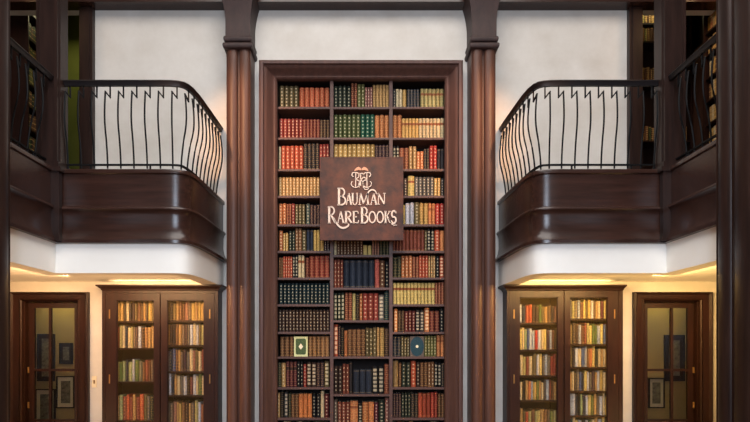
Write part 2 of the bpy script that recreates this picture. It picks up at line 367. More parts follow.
for b_ in books:
    if id(b_) not in solo: continue
    m=MB(); dep=.18+R.uniform(-.01,.01); yo=R.uniform(-.004,.004)
    book_mesh(m,b_['w'],b_['h'],dep,b_['st'],at=(b_['x'],YB-.01+yo,b_['z']+.0005))
    o=m.build('book',[leather(b_['c']),tooling(b_['c'],b_['tool']),M[b_['lab']],M['page']])
    bs=' set' if b_['run']>2 else ''
    rn=b_['rw']
    shelf='%s shelf down'%ORD[rn] if rn>1 else 'top shelf'
    if b_['bay']=='centre' and rn>=5:
        k=rn-4; shelf=('%s shelf below sign'%ORD[k])
    lt='%s %s leather book, %s from left, %s, %s of tall bookcase'%(LOOK[b_['st']],b_['c'],ORD[b_['i']],shelf,b_['bay']+' bay')
    if len(lt.split())>16: lt=lt.replace(' leather','')
    tag(o,lt,'book',
        'leather books in the %s of the tall bookcase'%SH[b_['bay']])
for bay,rw,base,x0,x1,top,colr,idx in faces_:
    z0=Z(base,YS)+.0005; z1=Z(top,YB); a,b2=X(x0,YB),X(x1,YB); xc=(a+b2)/2; zc=(z0+z1)/2
    t=thing('displayed_book',(xc,6.71,z0),
      'face-out '+('green book with cream border and pale diamond' if colr=='pale green' else 'dark teal book with pale corners and white centre dot')+', tenth shelf down, %s bay'%bay,'book','books displayed cover forward')
    m=MB(); yq=6.695
    m.box(a,b2,yq,yq+.004,z0,z1,0); m.box(a,b2,yq+.028,yq+.032,z0,z1,0); m.box(b2-.004,b2,yq+.004,yq+.028,z0,z1,0)
    m.box(a+.004,b2-.004,yq+.004,yq+.028,z0+.003,z1-.004,1)
    m.build('cover',[M['border'] if colr=='pale green' else leather('grey-brown'),M['page']],t)
    hw,hh=(b2-a)/2,(z1-z0)/2; m=MB()
    if colr=='pale green':
        pol=[]
        for sx,sz,a0 in ((1,1,0),(-1,1,90),(-1,-1,180),(1,-1,270)):
            for k in range(4):
                aa=math.radians(a0+30*k); pol.append((xc+sx*(hw*.76-.02)+.02*math.cos(aa),zc+sz*(hh*.8-.02)+.02*math.sin(aa)))
        m.prismy(pol,yq-.001,yq+.001); m.build('green_panel',leather('leaf green'),t)
        m=MB(); m.prismy([(xc,zc-.035),(xc+.026,zc),(xc,zc+.035),(xc-.026,zc)],yq-.002,yq); m.build('medallion',M['creamtool'],t)
    else:
        m.prismy([(xc+hw*.98*math.cos(k*math.pi/16),zc+hh*.97*math.sin(k*math.pi/16)) for k in range(32)],yq-.001,yq+.001); m.build('oval_panel',leather('teal'),t)
        m=MB(); m.prismy([(xc+.016*math.cos(k*math.pi/8),zc+.016*math.sin(k*math.pi/8)) for k in range(16)],yq-.002,yq); m.build('medallion',M['creamtool'],t)

# the small remainder of books: one uncounted mass
SM=MB(); smats=[M['page'],M['creamtool'],M['gilt'],M['redlabel'],M['darklabel']]; sidx={}
def tslot(n,k):
    if (n,k) not in sidx: sidx[(n,k)]=len(smats); smats.append(tooling(n,k))
    return sidx[(n,k)]
def slot(n):
    if n not in sidx: sidx[n]=len(smats); smats.append(leather(n))
    return sidx[n]
for b_ in books:
    if id(b_) in solo: continue
    book_mesh(SM,b_['w'],b_['h'],.18,b_['st'],(slot(b_['c']),tslot(b_['c'],b_['tool']),3 if b_['lab']=='redlabel' else 4,0),(b_['x'],YB-.01,b_['z']+.0005))
# bottom row glimpses
for bay,(a,b2) in bays.items():
    if bay=='centre': continue
    z=Z(449,YS); x=a+.01
    while x<b2-.05:
        w=R.uniform(.035,.055); h=R.uniform(.275,.31)-.01
        book_mesh(SM,w-.004,h,.18,R.choice('dgl'),(slot(R.choice(['tan','brown','black','cream','dark green','brown-red'])),1,3,0),(x+w/2,YB-.01,z+.0005)); x+=w

# ------------------------------------------------------------------ cabinets with mesh doors
CABROWS={-1:[ # (x0,x1,bottom,top,colours)
 (117.5,153,321,301,'gold honey black cream charcoal dark_brown olive-brown brown dark_brown tan charcoal gold olive-brown'),
 (117.5,153,348,326,'brown-red pale_olive cream navy cream pale_olive grey-brown plum white dark_brown light_brown tan tan'),
 (116.5,152,381.6,359.5,'pale_green leaf_green pale_green navy pale_green pale_blue leaf_green grey-green brown brown-red brown grey-brown'),
 (116.5,152,420.8,395,'cream pale_green brown-red orange-red brown-red tan dark_red orange-red olive-brown grey dark_green'),
 (167,203,320.5,301,'olive-brown charcoal olive-brown tan brown brown pink-brown grey-brown gold tan gold honey'),
 (167,203,345,323,'tan dark_brown charcoal brown tan grey-brown plum grey white cream white olive-brown pale_olive'),
 (167,203,371.3,348.8,'pale_blue navy mid_blue brown tan grey-brown plum grey cream pink-brown olive-brown cream brown-red'),
 (167,203,395.2,374,'white white navy tan cream grey white black maroon white cream leaf_green cream'),
 (167,203,424,401,'grey grey-brown pink-brown tan gold brown dark_brown tan grey-brown pale_olive white brown-red')],
 1:[(520.5,556,322.6,304.5,'white navy scarlet orange-red dark_brown dark_brown leaf_green olive-brown tan dark_brown charcoal pink-brown'),
 (521,556,349.6,328,'yellow cream pale_green mid_blue white pale_blue scarlet white cream yellow plum pale_blue brown olive-brown'),
 (521,556,375.3,354,'cream pale_olive brown-red cream olive-brown white yellow grey pale_blue grey red red'),
 (521,556,400.3,380,'cream black tan orange pale_blue gold leaf_green tan cream navy pale_blue brown-red brown tan'),
 (521,556,430,409,'tan olive-brown orange-red pale_olive brown pale_olive yellow tan brown grey-brown leaf_green pale_olive'),
 (571,607.5,318.5,299.5,'grey pale_olive grey pale_blue brown yellow olive-brown gold white dark_brown tan cream maroon yellow pale_blue'),
 (571,607.5,344,323,'olive-brown charcoal dark_brown pale_blue brown dark_red pale_olive yellow leaf_green leaf_green pale_blue yellow mid_blue red'),
 (571,607.5,367,346.5,'olive-brown charcoal white cream mid_blue pale_blue brown orange yellow dark_green cream tan cream gold'),
 (571,607.5,391,370.5,'tan cream charcoal grey mid_blue navy yellow white grey plum tan white gold cream grey'),
 (571,607.5,415.7,393.5,'pale_blue white navy black pale_green navy white yellow leaf_green tan grey white cream yellow'),
 (571,607.5,441,417.5,'teal cream yellow pale_blue black white leaf_green cream tan white yellow grey')]}
YC=6.47; YCB=6.57
GL={-1:[(116.5,154),(167,204)],1:[(519.6,558),(570,608)]}
DOORS={-1:[(105.5,160),(160.3,214.5)],1:[(509.5,564),(564.3,619)]}
for s in (-1,1):
    sd=SIDE[s]
    bl,br=(102,218) if s<0 else (507,623)
    cl,cr=(95.5,222) if s<0 else (503,627)
    x0,x1=X(bl,YC),X(br,YC); topz=.66
    t=thing('book_cabinet',((x0+x1)/2,6.65,FL),'dark red-brown two-door cabinet with wire-fronted shelves under the %s balcony'%sd,'cabinet','two-door book cabinets under the balconies')
    gtop=Z(300 if s<0 else 297,YC)
    m=MB(); i0,i1=max(x0,-2.77) if s<0 else 1.615, min(x1,-1.55) if s<0 else min(x1,2.77)
    m.box(i0,i0+.025,YC+.045,6.9,FL,topz-.01); m.box(i1-.025,i1,YC+.045,6.9,FL,topz-.01)
    m.box(i0,i1,6.9,6.92,FL,topz-.01); m.box(i0+.025,i1-.025,YC+.045,6.9,gtop+.02,topz-.01)
    m.box(x0,X(DOORS[s][0][0],YC),YC,YC+.045,FL,topz); m.box(X(DOORS[s][1][1],YC),x1,YC,YC+.045,FL,topz)
    dz=Z(293 if s<0 else 290.5,YC)
    m.box(X(DOORS[s][0][0],YC),X(DOORS[s][1][1],YC),YC,YC+.045,dz,topz)
    m.box(x0,x1,YC+.045,YW-.003,FL,.0-1.5)
    for a,b2 in ((x0,i0+.02),(i1-.02,x1)): m.box(a,b2,YC+.045,YW-.003,-1.5,topz)
    m.build('carcass',M['cab'],t)
    m=MB(); cx0,cx1=X(cl,6.42),X(cr,6.42); rings=[]
    for o,z in ((.0,.640),(.012,.648),(.014,.658),(.05,.680),(.062,.684),(.062,.700),(0,.700)):
        k=o/.062; rings.append([(x0+(cx0-x0)*k,YW-.003,z),(x0+(cx0-x0)*k,YC-o*.9,z),(x1+(cx1-x1)*k,YC-o*.9,z),(x1+(cx1-x1)*k,YW-.003,z)])
    m.loft(rings); m.build('cornice',M['cab'],t)
    px0=X(DOORS[s][0][1],YC)
    m=MB(); m.box(px0-.012,px0+.014,YC+.05,6.9,FL,gtop+.02); m.build('partition',M['cab'],t)
    for k in (0,1):
        da,db=[X(v,YC) for v in DOORS[s][k]]; ga,gb=[X(v,YC) for v in GL[s][k]]; gb_=-1.15
        m=MB(); m.box(da+.003,ga,YC+.002,YC+.04,-1.52,dz-.003); m.box(gb,db-.003,YC+.002,YC+.04,-1.52,dz-.003)
        m.box(ga,gb,YC+.002,YC+.04,gtop,dz-.003); m.box(ga,gb,YC+.002,YC+.04,-1.52,gb_)
        for a,c_,e,f_ in ((ga,ga+.008,gb_,gtop),(gb-.008,gb,gb_,gtop),(ga,gb,gtop-.008,gtop),(ga,gb,gb_,gb_+.008)): m.box(a,c_,YC+.014,YC+.03,e,f_)
        d=m.build('door',M['cab'],t)
        m=MB(); w=gb-ga; H=gtop-gb_; p=.030; r=.0009; n=int((w+H)/p)+1
        for i in range(n):
            c_=i*p
            for sg in (1,-1):
                u0,v0=(0,c_) if c_<=H else (c_-H,H); u1,v1=(c_,0) if c_<=w else (w,c_-w)
                if sg<0: u0,u1=w-u0,w-u1
                m.tube([(ga+u0,YC+.020+.001*sg,gb_+v0),(ga+u1,YC+.020+.001*sg,gb_+v1)],r,3)
        m.build('wire_mesh',M['wire'],d)
        hx=da+.008 if k==0 else db-.008
        hx=X((109.5,209.8)[k],YC) if s<0 else X((514,614.6)[k],YC)
        for hy in (314,379,444):
            q=bx(hx-.006,hx+.006,YC-.004,YC+.002,Z(hy+4.5,YC),Z(hy-4.5,YC)); q.build('hinge',M['brass'],d)
    for a,b2,bo,to,cols in CABROWS[s]:
        left=a<150 or 510<a<540
        zz=Z(bo,YC+.06)
        q=MB(); q.box((i0+.025) if left else px0+.014, px0-.012 if left else i1-.025, YC+.06,6.9,zz-.02,zz); q.build('shelf',M['cab'],t)
        cs=cols.split(); xa_,xb_=X(a,YCB)-.012,X(b2,YCB)+.012
        ws=[R.uniform(.75,1.25) for _ in cs]; k=(xb_-xa_)/sum(ws); x=xa_; hh=Z(to,YCB)-zz
        for cn,wv in zip(cs,ws):
            cn=cn.replace('_',' '); w=wv*k
            book_mesh(SM,w-.005,hh*R.uniform(.86,1.03),.17,R.choice('bdgg') if s<0 else R.choice('bbbg'),(slot(cn),tslot(cn,'gilt'),R.choice((3,4)),0),(x+w/2,YCB+R.uniform(0,.01),zz+.0005)); x+=w

# ------------------------------------------------------------------ doors, frames, switch
for s in (-1,1):
    sd=SIDE[s]
    fx0,fx1,fz=3.012,3.884,.64
    root=MB(s)   # architrave
    pr=[(0,YW-.002),(0,6.615),(.15,6.60),(.3,6.625),(.75,6.635),(.9,6.615),(1,6.63),(1,YW-.002)]
    rings=[]
    for xo,xi,top in ((fx0,DX0,0),(fx0,DX0,1),(fx1,DX1,1),(fx1,DX1,0)):
        rings.append([(xo+(xi-xo)*u,y,(fz+(DZ-fz)*u) if top else FL) for u,y in pr])
    root.loft(rings)
    for a,b2,c_,e in ((DX0,DX0+.012,FL,DZ),(DX1-.012,DX1,FL,DZ),(DX0+.012,DX1-.012,DZ-.012,DZ)): root.box(a,b2,YW-.002,YW+.1,c_,e)
    fr=root.build('door_%d'%(1 if s<0 else 2),M['cab'],smooth=True); struct(fr)
    yd=YW+.03; ia,ib=DX0+.016,DX1-.016
    # glazed leaf: inner (towards the bookcase) stile narrow, hinge stile wide
    gx0,gx1=3.20,3.65; gt=Z(308,yd); gbm=-1.2
    m=MB(s)
    m.box(ia,gx0,yd,yd+.04,FL+.01,DZ-.016); m.box(gx1,gx1+.052,yd,yd+.04,FL+.01,DZ-.016)
    m.box(gx0,gx1,yd,yd+.04,gt,DZ-.016); m.box(gx0,gx1,yd,yd+.04,FL+.01,gbm)
    m.box(gx1+.06,ib,yd+.025,yd+.04,FL+.01,DZ-.016)
    leaf=m.build('leaf',M['cab'],fr)
    zm=Z(370,yd); xm=Z(350-0,yd)+(361-50)/600*yd
    m=MB(s); m.box(xm-.012,xm+.012,yd-.004,yd+.036,gbm,gt); m.box(gx0,gx1,yd-.003,yd+.035,zm-.013,zm+.013); m.box(gx0,gx1,yd-.003,yd+.035,-.80,-.774)
    m.build('glazing_bar',M['cab'],leaf)
    bx(gx0,gx1,yd+.016,yd+.020,gbm,gt,s).build('pane',M['glass'],leaf)
    for hy in (370,405,440): bx(gx1+.052,gx1+.068,yd-.012,yd,Z(hy+3,yd),Z(hy-3,yd),s).build('hinge',M['brass'],leaf)
sw=thing('light_switch',(X(94.6,YW),YW,Z(388,YW)),'small pale light switch plate on the cream wall beside the left door','switch')
bx(X(92.3,YW),X(97,YW),YW-.010,YW-.001,Z(387.5,YW),Z(376,YW)).build('plate',M['switch'],sw,bevel=.002)
bx(X(94,YW),X(95.4,YW),YW-.018,YW-.010,Z(383.5,YW),Z(380,YW)).build('toggle',M['brass'],sw)
def picture(x0,x1,y0,y1,lab,dark=False,yp=7.685):
    a,b2,z0,z1=X(x0,yp),X(x1,yp),Z(y1,yp),Z(y0,yp)
    t=thing('framed_picture',((a+b2)/2,yp,z0),lab,'picture','framed pictures on the corridor walls')
    f=.014; m=MB(); m.box(a,b2,yp-.025,yp+.01,z0,z0+f); m.box(a,b2,yp-.025,yp+.01,z1-f,z1); m.box(a,a+f,yp-.025,yp+.01,z0+f,z1-f); m.box(b2-f,b2,yp-.025,yp+.01,z0+f,z1-f)
    m.build('frame',M['black'],t)
    bx(a+f,b2-f,yp-.008,yp+.008,z0+f,z1-f).build('mount',M['darklabel'] if dark else M['mount'],t)
    g_=.30*(b2-a); bx(a+f+g_*.6,b2-f-g_*.6,yp-.011,yp-.008,z0+f+g_*.7,z1-f-g_*.7).build('print',M['print'],t)
picture(38,55,334,381,'dark upright picture seen through upper panes of the left door',True)
picture(60,73,343,364,'small dark framed picture, upper right through the left door glass',True)
picture(57,75,376,408,'pale-mounted print in black frame, right of two below bar, left door',False)
picture(36,55.5,389,436,'pale-mounted print in black frame, lowest on the left, left door',False)
picture(664,684,335,381,'dark upright picture seen through upper panes of the right door',True)
picture(648,664,378,408,'pale-mounted print in black frame seen through the right door glass',False)

# ------------------------------------------------------------------ balconies, railings, posts
PATH=[(-2.78,4.56),(-2.78,5.47),(-1.83,5.47),(-1.74,5.473),(-1.67,5.485),(-1.615,5.515),(-1.583,5.57),(-1.560,5.66),(-1.545,5.80),(-1.536,6.0),(-1.528,6.25),(-1.522,6.45),(-1.518,6.665)]
PF=[(0,1.65),(.004,1.64),(.004,1.615),(-.012,1.605),(-.012,1.315),(.006,1.308),(.016,1.295),(.016,1.282),(.002,1.268),(-.008,1.235),(-.010,1.12),(0,1.06),(.018,1.02),(.034,1.0),(.034,.972),(-.13,.972),(-.13,1.65)]
def along(path,step,start=0):
    out=[];acc=-start
    for (x0,y0),(x1,y1) in zip(path,path[1:]):
        L=math.hypot(x1-x0,y1-y0); d=0
        while acc+ (L-d) >= 0:
            d2=d-acc
            if d2>L: break
            out.append((x0+(x1-x0)*d2/L,y0+(y1-y0)*d2/L,(x1-x0)/L,(y1-y0)/L)); acc=-step; d=d2
        acc+=L-d
    return out
def offset(path,o): return [(p[0]+n[0]*o,p[1]+n[1]*o) for p,n in zip(path,normals(path))]
RT=2.442; RB=1.716
def baluster(mb,x,y,tx,ty):
    nx,ny=ty,-tx   # outward
    def P3(along_,out,z): return (x+tx*along_+nx*out, y+ty*along_+ny*out, z)
    pk=[P3(.044,0,RT-.015),P3(.044,0,RT-.122)]
    mb.tube(pk,.008,4); mb.tube([P3(.048,0,RT-.128),P3(-.005,0,RT-.062)],.008,4)
    zt=RT-.066; pts=[]
    for k in range(13):
        t_=k/12; z=zt+(RB-.035-zt)*t_
        o=.018*math.sin(min(1,t_/.62)*math.pi) - .05*(3*((max(0,t_-.35)/.65)**2)-2*((max(0,t_-.35)/.65)**3))
        pts.append(P3(0,o,z))
    mb.tube(pts,.0078,6)
for s in (-1,1):
    sd=SIDE[s]; ms=-s   # geometry is written for the left side
    t=thing('balcony',(s*2.2,6.0,.70),'dark wooden balcony with white underside band on the %s, curving to the wall'%sd,'balcony','pair of facing balconies')
    m=MB(ms); m.sweep(PATH,PF); m.build('parapet',M['woodh'],t,smooth=True)
    m=MB(ms); m.sweep(PATH,[(-.008,.971),(-.008,.702),(-.17,.702),(-.17,.971)]); m.build('fascia',M['white'],t,smooth=True)
    m=MB(ms); inner=offset(PATH,-.171)
    poly=[(-4.249,4.56),inner[0],inner[1]]+inner[2:-1]+[(inner[-1][0],6.668),(-3.10,6.668),(-4.249,6.668)]
    m.prism(poly,.76,.971); m.build('floor_slab',M['white'],t)
    bx(-4.249,-2.99,YW+.101,8.099,.76,.97,ms).build('rear_slab',M['white'],t)
    near=[(-2.78,-.5),(-2.78,4.06)]   # the same gallery on the viewer's side of the foreground column
    m=MB(ms); m.sweep(near,PF); m.build('parapet',M['woodh'],t,smooth=True)
    m=MB(ms); m.sweep(near,[(-.008,.971),(-.008,.702),(-.17,.702),(-.17,.971)]); m.build('fascia',M['white'],t)
    bx(-4.249,-2.951,-.5,4.06,.76,.971,ms).build('floor_slab',M['white'],t)
    # front railing
    t=thing('balcony_railing',(s*2.1,5.6,1.65),'black iron railing of bowed balusters along the %s balcony'%sd,'railing','railings on the balconies')
    rp=offset(PATH[2:],-.04); rp=[(-2.722,5.51)]+rp
    m=MB(ms); m.sweep(rp,[(.022,RT+.006),(.03,RT+.018),(.022,RT+.03),(-.022,RT+.034),(-.03,RT+.018),(-.022,RT+.002),(-.014,RT-.02),(.014,RT-.02)]); m.build('handrail',M['rail'],t,smooth=True)
    bp=offset(rp,-.05)
    bp[0]=(-2.722,bp[0][1]); m=MB(ms); m.sweep(bp,[(.012,RB+.006),(-.012,RB+.006),(-.012,RB-.008),(.012,RB-.008)]); m.build('bottom_rail',M['iron'],t)
    for (x,y,tx,ty) in along(rp,.1222,.008):
        m=MB(ms); baluster(m,x,y,tx,ty); m.build('baluster',M['iron'],t)
    for (x,y,tx,ty) in along(bp,.55,.22):
        m=MB(ms); m.tube([(x,y,RB),(x,y,1.649)],.009,6); m.build('foot',M['iron'],t)
    # gallery railing towards the viewer
    t=thing('gallery_railing',(s*2.77,5.0,1.65),'dark iron railing of the %s side gallery between near column and corner post'%sd,'railing','railings on the side galleries')
    rp=[(-2.79,4.57),(-2.79,5.395)]
    m=MB(ms); m.sweep(rp,[(.022,RT+.006),(.03,RT+.018),(.022,RT+.03),(-.022,RT+.034),(-.03,RT+.018),(-.022,RT+.002),(-.014,RT-.02),(.014,RT-.02)]); m.build('handrail',M['rail'],t)
    bp=[(-2.84,4.57),(-2.84,5.395)]
    m=MB(ms); m.sweep(bp,[(.012,RB+.006),(-.012,RB+.006),(-.012,RB-.008),(.012,RB-.008)]); m.build('bottom_rail',M['iron'],t)
    for (x,y,tx,ty) in along(rp,.1222,.05)[:-1]:
        m=MB(ms); baluster(m,x,y,tx,ty); m.build('baluster',M['iron'],t)
    for yy in (4.7,5.2):
        m=MB(ms); m.tube([(-2.84,yy,RB),(-2.84,yy,1.651)],.009,6); m.build('foot',M['iron'],t)
    # posts
    m=MB(s); m.box(2.72,2.88,5.40,5.462,1.03,1.61); m.prism([(2.70,5.385),(2.90,5.385),(2.90,5.465),(2.70,5.465)],1.61,1.65); m.prism([(2.71,5.39),(2.89,5.39),(2.89,5.465),(2.71,5.465)],.985,1.03)
    tp=[o_ for o_ in C.objects if o_.name.startswith('balcony') and 'railing' not in o_.name and o_.type=='EMPTY'][-1]
    m.build('pilaster',M['wood'],tp)
    t=thing('corner_post',(s*2.83,5.5,.97),'tall dark wooden post at the inner corner of the %s balcony'%sd,'post','posts at the balcony corners')
    m=MB(s); m.box(2.735,2.925,5.41,5.60,1.652,4.6); m.box(2.735,2.765,5.40,5.41,1.652,4.6); m.box(2.895,2.925,5.40,5.41,1.652,4.6); m.box(2.725,2.735,5.44,5.57,1.652,4.6); m.build('post_shaft',M['wood'],t)
    m=MB(s); m.box(2.722,2.935,5.395,5.61,1.651,1.70); m.build('post_base',M['wood'],t)
    m=MB(s); m.box(2.735,2.99,6.605-.0,YW-.003,0,.001) if False else None
    m.box(2.955,3.10,6.60,YW+.101,.975,3.77); m.box(2.985,3.087,6.59,6.60,.975,3.77)
    tag(m.build('wall_post',M['wood']),'dark wooden post at the outer edge of the white panel, %s upper wall'%sd,'post','posts edging the white wall panels')
    # near column
    t=thing('column',(s*2.88,4.32,FL),'dark wooden fluted column in the foreground at the %s edge'%sd,'column','foreground columns at the picture edges')
    pl=[(3.1,4.55),(2.66,4.55)]
    for a,b2 in ((4.52,4.37),(4.33,4.13)):
        pl+= [(2.665,a)]+[(2.665-.03*math.sin(k*math.pi/8),a+(b2-a)*(1-math.cos(k*math.pi/8))/2) for k in range(1,8)]+[(2.665,b2)]
    pl+=[(2.66,4.10),(3.1,4.10)]
    dx=.034 if s>0 else 0; pl=[(a+dx,b2) for a,b2 in pl]
    m=MB(s); m.prism(pl,FL,4.8); m.build('shaft',M['wood'],t,smooth=True)
    m=MB(s); m.box(2.62+dx,3.1+dx,4.07,4.555,-1.6,-1.4); m.build('plinth',M['wood'],t)
# a wooden panel wall along each gallery
for s in (-1,1):
    m=MB(s); m.box(4.17,WX-.001,4.0,8.09,.975,3.75)
    for y in (4.6,5.5,6.4,7.05,7.6): m.box(4.15,4.17,y,y+.10,.975,3.75)
    tag(m.build('wall_panelling',M['pillar']),'brown wooden panelling along the outer wall of the %s side gallery'%SIDE[s],'panelling')
def gal_case(name,lab,x0,x1,y0,y1,facing,rows,thingcols,top=3.7):
    t=thing(name,((x0+x1)/2,(y0+y1)/2,.975),lab,'bookcase')
    m=MB()
    if facing=='y':   # opens towards the viewer
        m.box(x0,x0+.02,y0,y1,.975,top); m.box(x1-.02,x1,y0,y1,.975,top); m.box(x0,x1,y1-.02,y1,.975,top); m.box(x0,x1,y0,y1,top-.03,top)
    else:
        m.box(x0,x1,y0,y0+.02,.975,top); m.box(x0,x1,y1-.02,y1,.975,top); m.box(x0,x1,y0,y1,top-.03,top)
        xb=x1-.02 if facing=='-x' else x0; m.box(xb,xb+.02,y0,y1,.975,top)
    m.build('carcass',M['cab'],t)
    for z in rows:
        bx(x0+.02 if facing!='+x' else x0+.02,x1-.02,y0+.02 if facing!='y' else y0,y1-.02,z-.02,z).build('shelf',M['cab'],t)
        if facing=='y':
            x=x0+.03
            while x<x1-.07:
                w=R.uniform(.03,.05); book_mesh(SM,w-.003,R.uniform(.17,.2),.15,R.choice('gdb'),(slot(R.choice(thingcols)),2,3,0),(x+w/2,y0+.03,z+.0005)); x+=w
        else:
            y=y0+.04
            while y<y1-.07:
                w=R.uniform(.03,.05); h=R.uniform(.17,.2)
                mi=slot(R.choice(thingcols)); xa,xb=(x0+.04,x1-.03) if facing=='-x' else (x0+.03,x1-.04)
                SM.box(xa,xb,y+.002,y+w-.002,z+.0005,z+h,mi)
                xf=xa-.001 if facing=='-x' else xb
                for q in (.2,.5,.8): SM.box(xf,xf+.001,y+.004,y+w-.004,z+h*q,z+h*q+.006,2)
                y+=w
rz=[1.0,1.26,1.52,1.78,2.04,2.30,2.56,2.82,3.08,3.34]
gal_case('gallery_bookcase','dark gallery bookcase facing forward behind the right balcony railing',3.42,4.14,7.5,7.75,'y',[z+.02 for z in [1.0,1.5,1.98,2.4,2.98,3.34,3.72,3.72][:3]]+[2.62,3.36,3.86,4.09],['brown','tan','light brown','olive green','leaf green'],top=4.4)
gal_case('gallery_bookcase','bookcase of warmly lit books on the outer wall, right side gallery',3.90,4.148,5.2,6.85,'-x',rz+[3.60],['tan','honey','orange','brown','cream'],top=3.9)
gal_case('gallery_bookcase','bookcase seen edge-on against the green wall behind the left balcony',-4.148,-3.80,6.85,7.62,'+x',rz+[3.6],['dark green','olive green','brown','olive'],top=3.9)
tag(SM.build('books',smats),'small mixed books behind cabinet doors and in galleries, and thinnest books in tall bookcase','books',kind='stuff')

# ------------------------------------------------------------------ sign
YP=6.455
t=thing('wooden_sign',(0,6.47,Z(240,YP)),'square brown hanging sign reading BAUMAN RARE BOOKS in front of the central shelves','sign')
sx0,sx1,sz0,sz1=X(320,YP),X(403.3,YP),Z(240.2,YP),Z(157,YP)
bx(sx0,sx1,YP,YP+.035,sz0,sz1).build('board',M['sign'],t,bevel=.004)
m=MB(); bd=.012
for a,b2,c_,e in ((sx0,sx1,sz0,sz0+bd),(sx0,sx1,sz1-bd,sz1),(sx0,sx0+bd,sz0+bd,sz1-bd),(sx1-bd,sx1,sz0+bd,sz1-bd)): m.box(a,b2,YP-.003,YP,c_,e)
m.build('edge_moulding',M['sign'],t)
for d in (D1,D2):
    for zz in (1.35,1.9): bx(d[0]+.008,d[1]-.008,YP+.035,YS-.006,zz,zz+.03).build('bracket',M['iron'],t)
def arcp(cx,cy,rx,ry,a0,a1,n=10): return [(cx+rx*math.cos(math.radians(a0+(a1-a0)*k/n)),cy+ry*math.sin(math.radians(a0+(a1-a0)*k/n))) for k in range(n+1)]
T_,t_=.17,.085
LET={ # unit box 0..1 x 0..1 : (polyline, width [start,mid,end])
'B':[([(.2,0),(.2,1)],.2),([(.03,0),(.45,0)],t_),([(.03,1),(.45,1)],t_),(arcp(.42,.76,.38,.24,90,-90),.13),([(.2,.52),(.45,.52)],t_),(arcp(.42,.26,.48,.26,90,-90),.14)],
'A':[([(.1,0),(.48,1)],t_),([(.48,1),(.88,0)],T_),([(.25,.38),(.7,.38)],t_),([(0,0),(.24,0)],t_*.8),([(.7,0),(1.02,0)],t_*.8)],
'U':[([(.18,1),(.18,.3)],T_),(arcp(.5,.34,.32,.34,180,360,10)+[(.82,1)],.09),([(.02,1),(.36,1)],t_*.8),([(.68,1),(.96,1)],t_*.8)],
'M':[([(.12,0),(.2,1)],t_),([(.2,1),(.5,.08)],T_),([(.5,.08),(.82,1)],t_),([(.82,1),(.9,0)],T_),([(0,0),(.26,0)],t_*.8),([(.74,0),(1.04,0)],t_*.8)],
'N':[([(.14,0),(.14,1)],t_),([(.1,1),(.84,.02)],T_),([(.86,0),(.86,1)],t_),([(0,0),(.3,0)],t_*.8),([(.7,1),(1,1)],t_*.8)],
'R':[([(.2,0),(.2,1)],.2),([(.03,0),(.38,0)],t_),([(.03,1),(.45,1)],t_),(arcp(.42,.75,.4,.25,90,-90),.13),([(.2,.5),(.45,.5)],t_),([(.42,.5),(.95,0)],T_)],
'E':[([(.22,0),(.22,1)],T_),([(.04,1),(.86,1)],t_),([(.86,1),(.9,.8)],t_),([(.22,.52),(.7,.52)],t_),([(.04,0),(.9,0)],t_),([(.9,0),(.96,.24)],t_)],
'O':[(arcp(.5,.5,.42,.48,0,360,24),.13)],
'K':[([(.2,0),(.2,1)],T_),([(.24,.45),(.85,1)],t_),([(.4,.6),(.98,0)],T_),([(.02,0),(.38,0)],t_*.8),([(.02,1),(.38,1)],t_*.8),([(.66,1),(1,1)],t_*.8)],
'S':[([(.86,.8),(.84,.98)],t_),(arcp(.5,.74,.34,.26,30,250,12)+arcp(.5,.26,.38,.26,80,-150,12),.14),([(.12,.22),(.1,.02)],t_)],
}
def ribbon(m,pts,w,y0,y1,taper=False):
    n=len(pts); V=[Vector(p) for p in pts]; rings=[]
    for i,p in enumerate(V):
        d=V[min(i+1,n-1)]-V[max(i-1,0)]
        if d.length==0: continue
        d.normalize(); q=Vector((-d.y,d.x)); ww=w
        if taper: ww=w*(.45+.55*math.sin(math.pi*(i+.5)/n))
        a,b2=p+q*ww/2,p-q*ww/2
        rings.append([(a.x,y0,a.y),(b2.x,y0,b2.y),(b2.x,y1,b2.y),(a.x,y1,a.y)])
    m.loft(rings)
YL0,YL1=YP-.012,YP-.0005
def letter(ch,px0,px1,py0,py1,extra=None):
    x0,x1,z0,z1=X(px0,YP),X(px1,YP),Z(py1,YP),Z(py0,YP); m=MB(); hs=(z1-z0)
    for pts,w in LET[ch]: ribbon(m,[(x0+u*(x1-x0),z0+v*(z1-z0)) for u,v in pts],w*min(hs,.135)*.84,YL0,YL1)
    if extra:
        for pts,w in extra: ribbon(m,[(X(a,YP),Z(b2,YP)) for a,b2 in pts],w,YL0,YL1,True)
    m.build('letter',M['letter'],t)
def curve(pts,n=6):
    out=[];P_=[pts[0]]+list(pts)+[pts[-1]]
    for i in range(1,len(P_)-2):
        a,b2,c_,d=P_[i-1],P_[i],P_[i+1],P_[i+2]
        for k in range(n):
            u=k/n; out.append(tuple(.5*((2*b2[j])+(-a[j]+c_[j])*u+(2*a[j]-5*b2[j]+4*c_[j]-d[j])*u*u+(-a[j]+3*b2[j]-3*c_[j]+d[j])*u**3) for j in (0,1)))
    out.append(pts[-1]); return out
letter('B',337.2,346.4,188.5,205)
letter('A',345.8,352,193.5,204.8); letter('U',351.4,358.4,193.5,204.8)
letter('M',358.2,369.2,193.5,204.8)
letter('A',370.2,377.2,193.8,204.8,[(curve([(367.9,200),(367.4,195.6),(369,191.6),(372.4,190),(375.4,191.4),(376.4,194.4)]),.014)])
letter('N',377.2,385.6,193.5,204.4)
letter('R',327.6,335.8,207,223,[(curve([(333.8,218),(336.5,223.5),(340.5,227.4),(344.5,228),(348,226.2),(348.8,223.8)]),.02)])
letter('A',337.2,344.4,211.6,223); letter('R',344.6,352,211.6,223); letter('E',352.4,358.8,211.6,223)
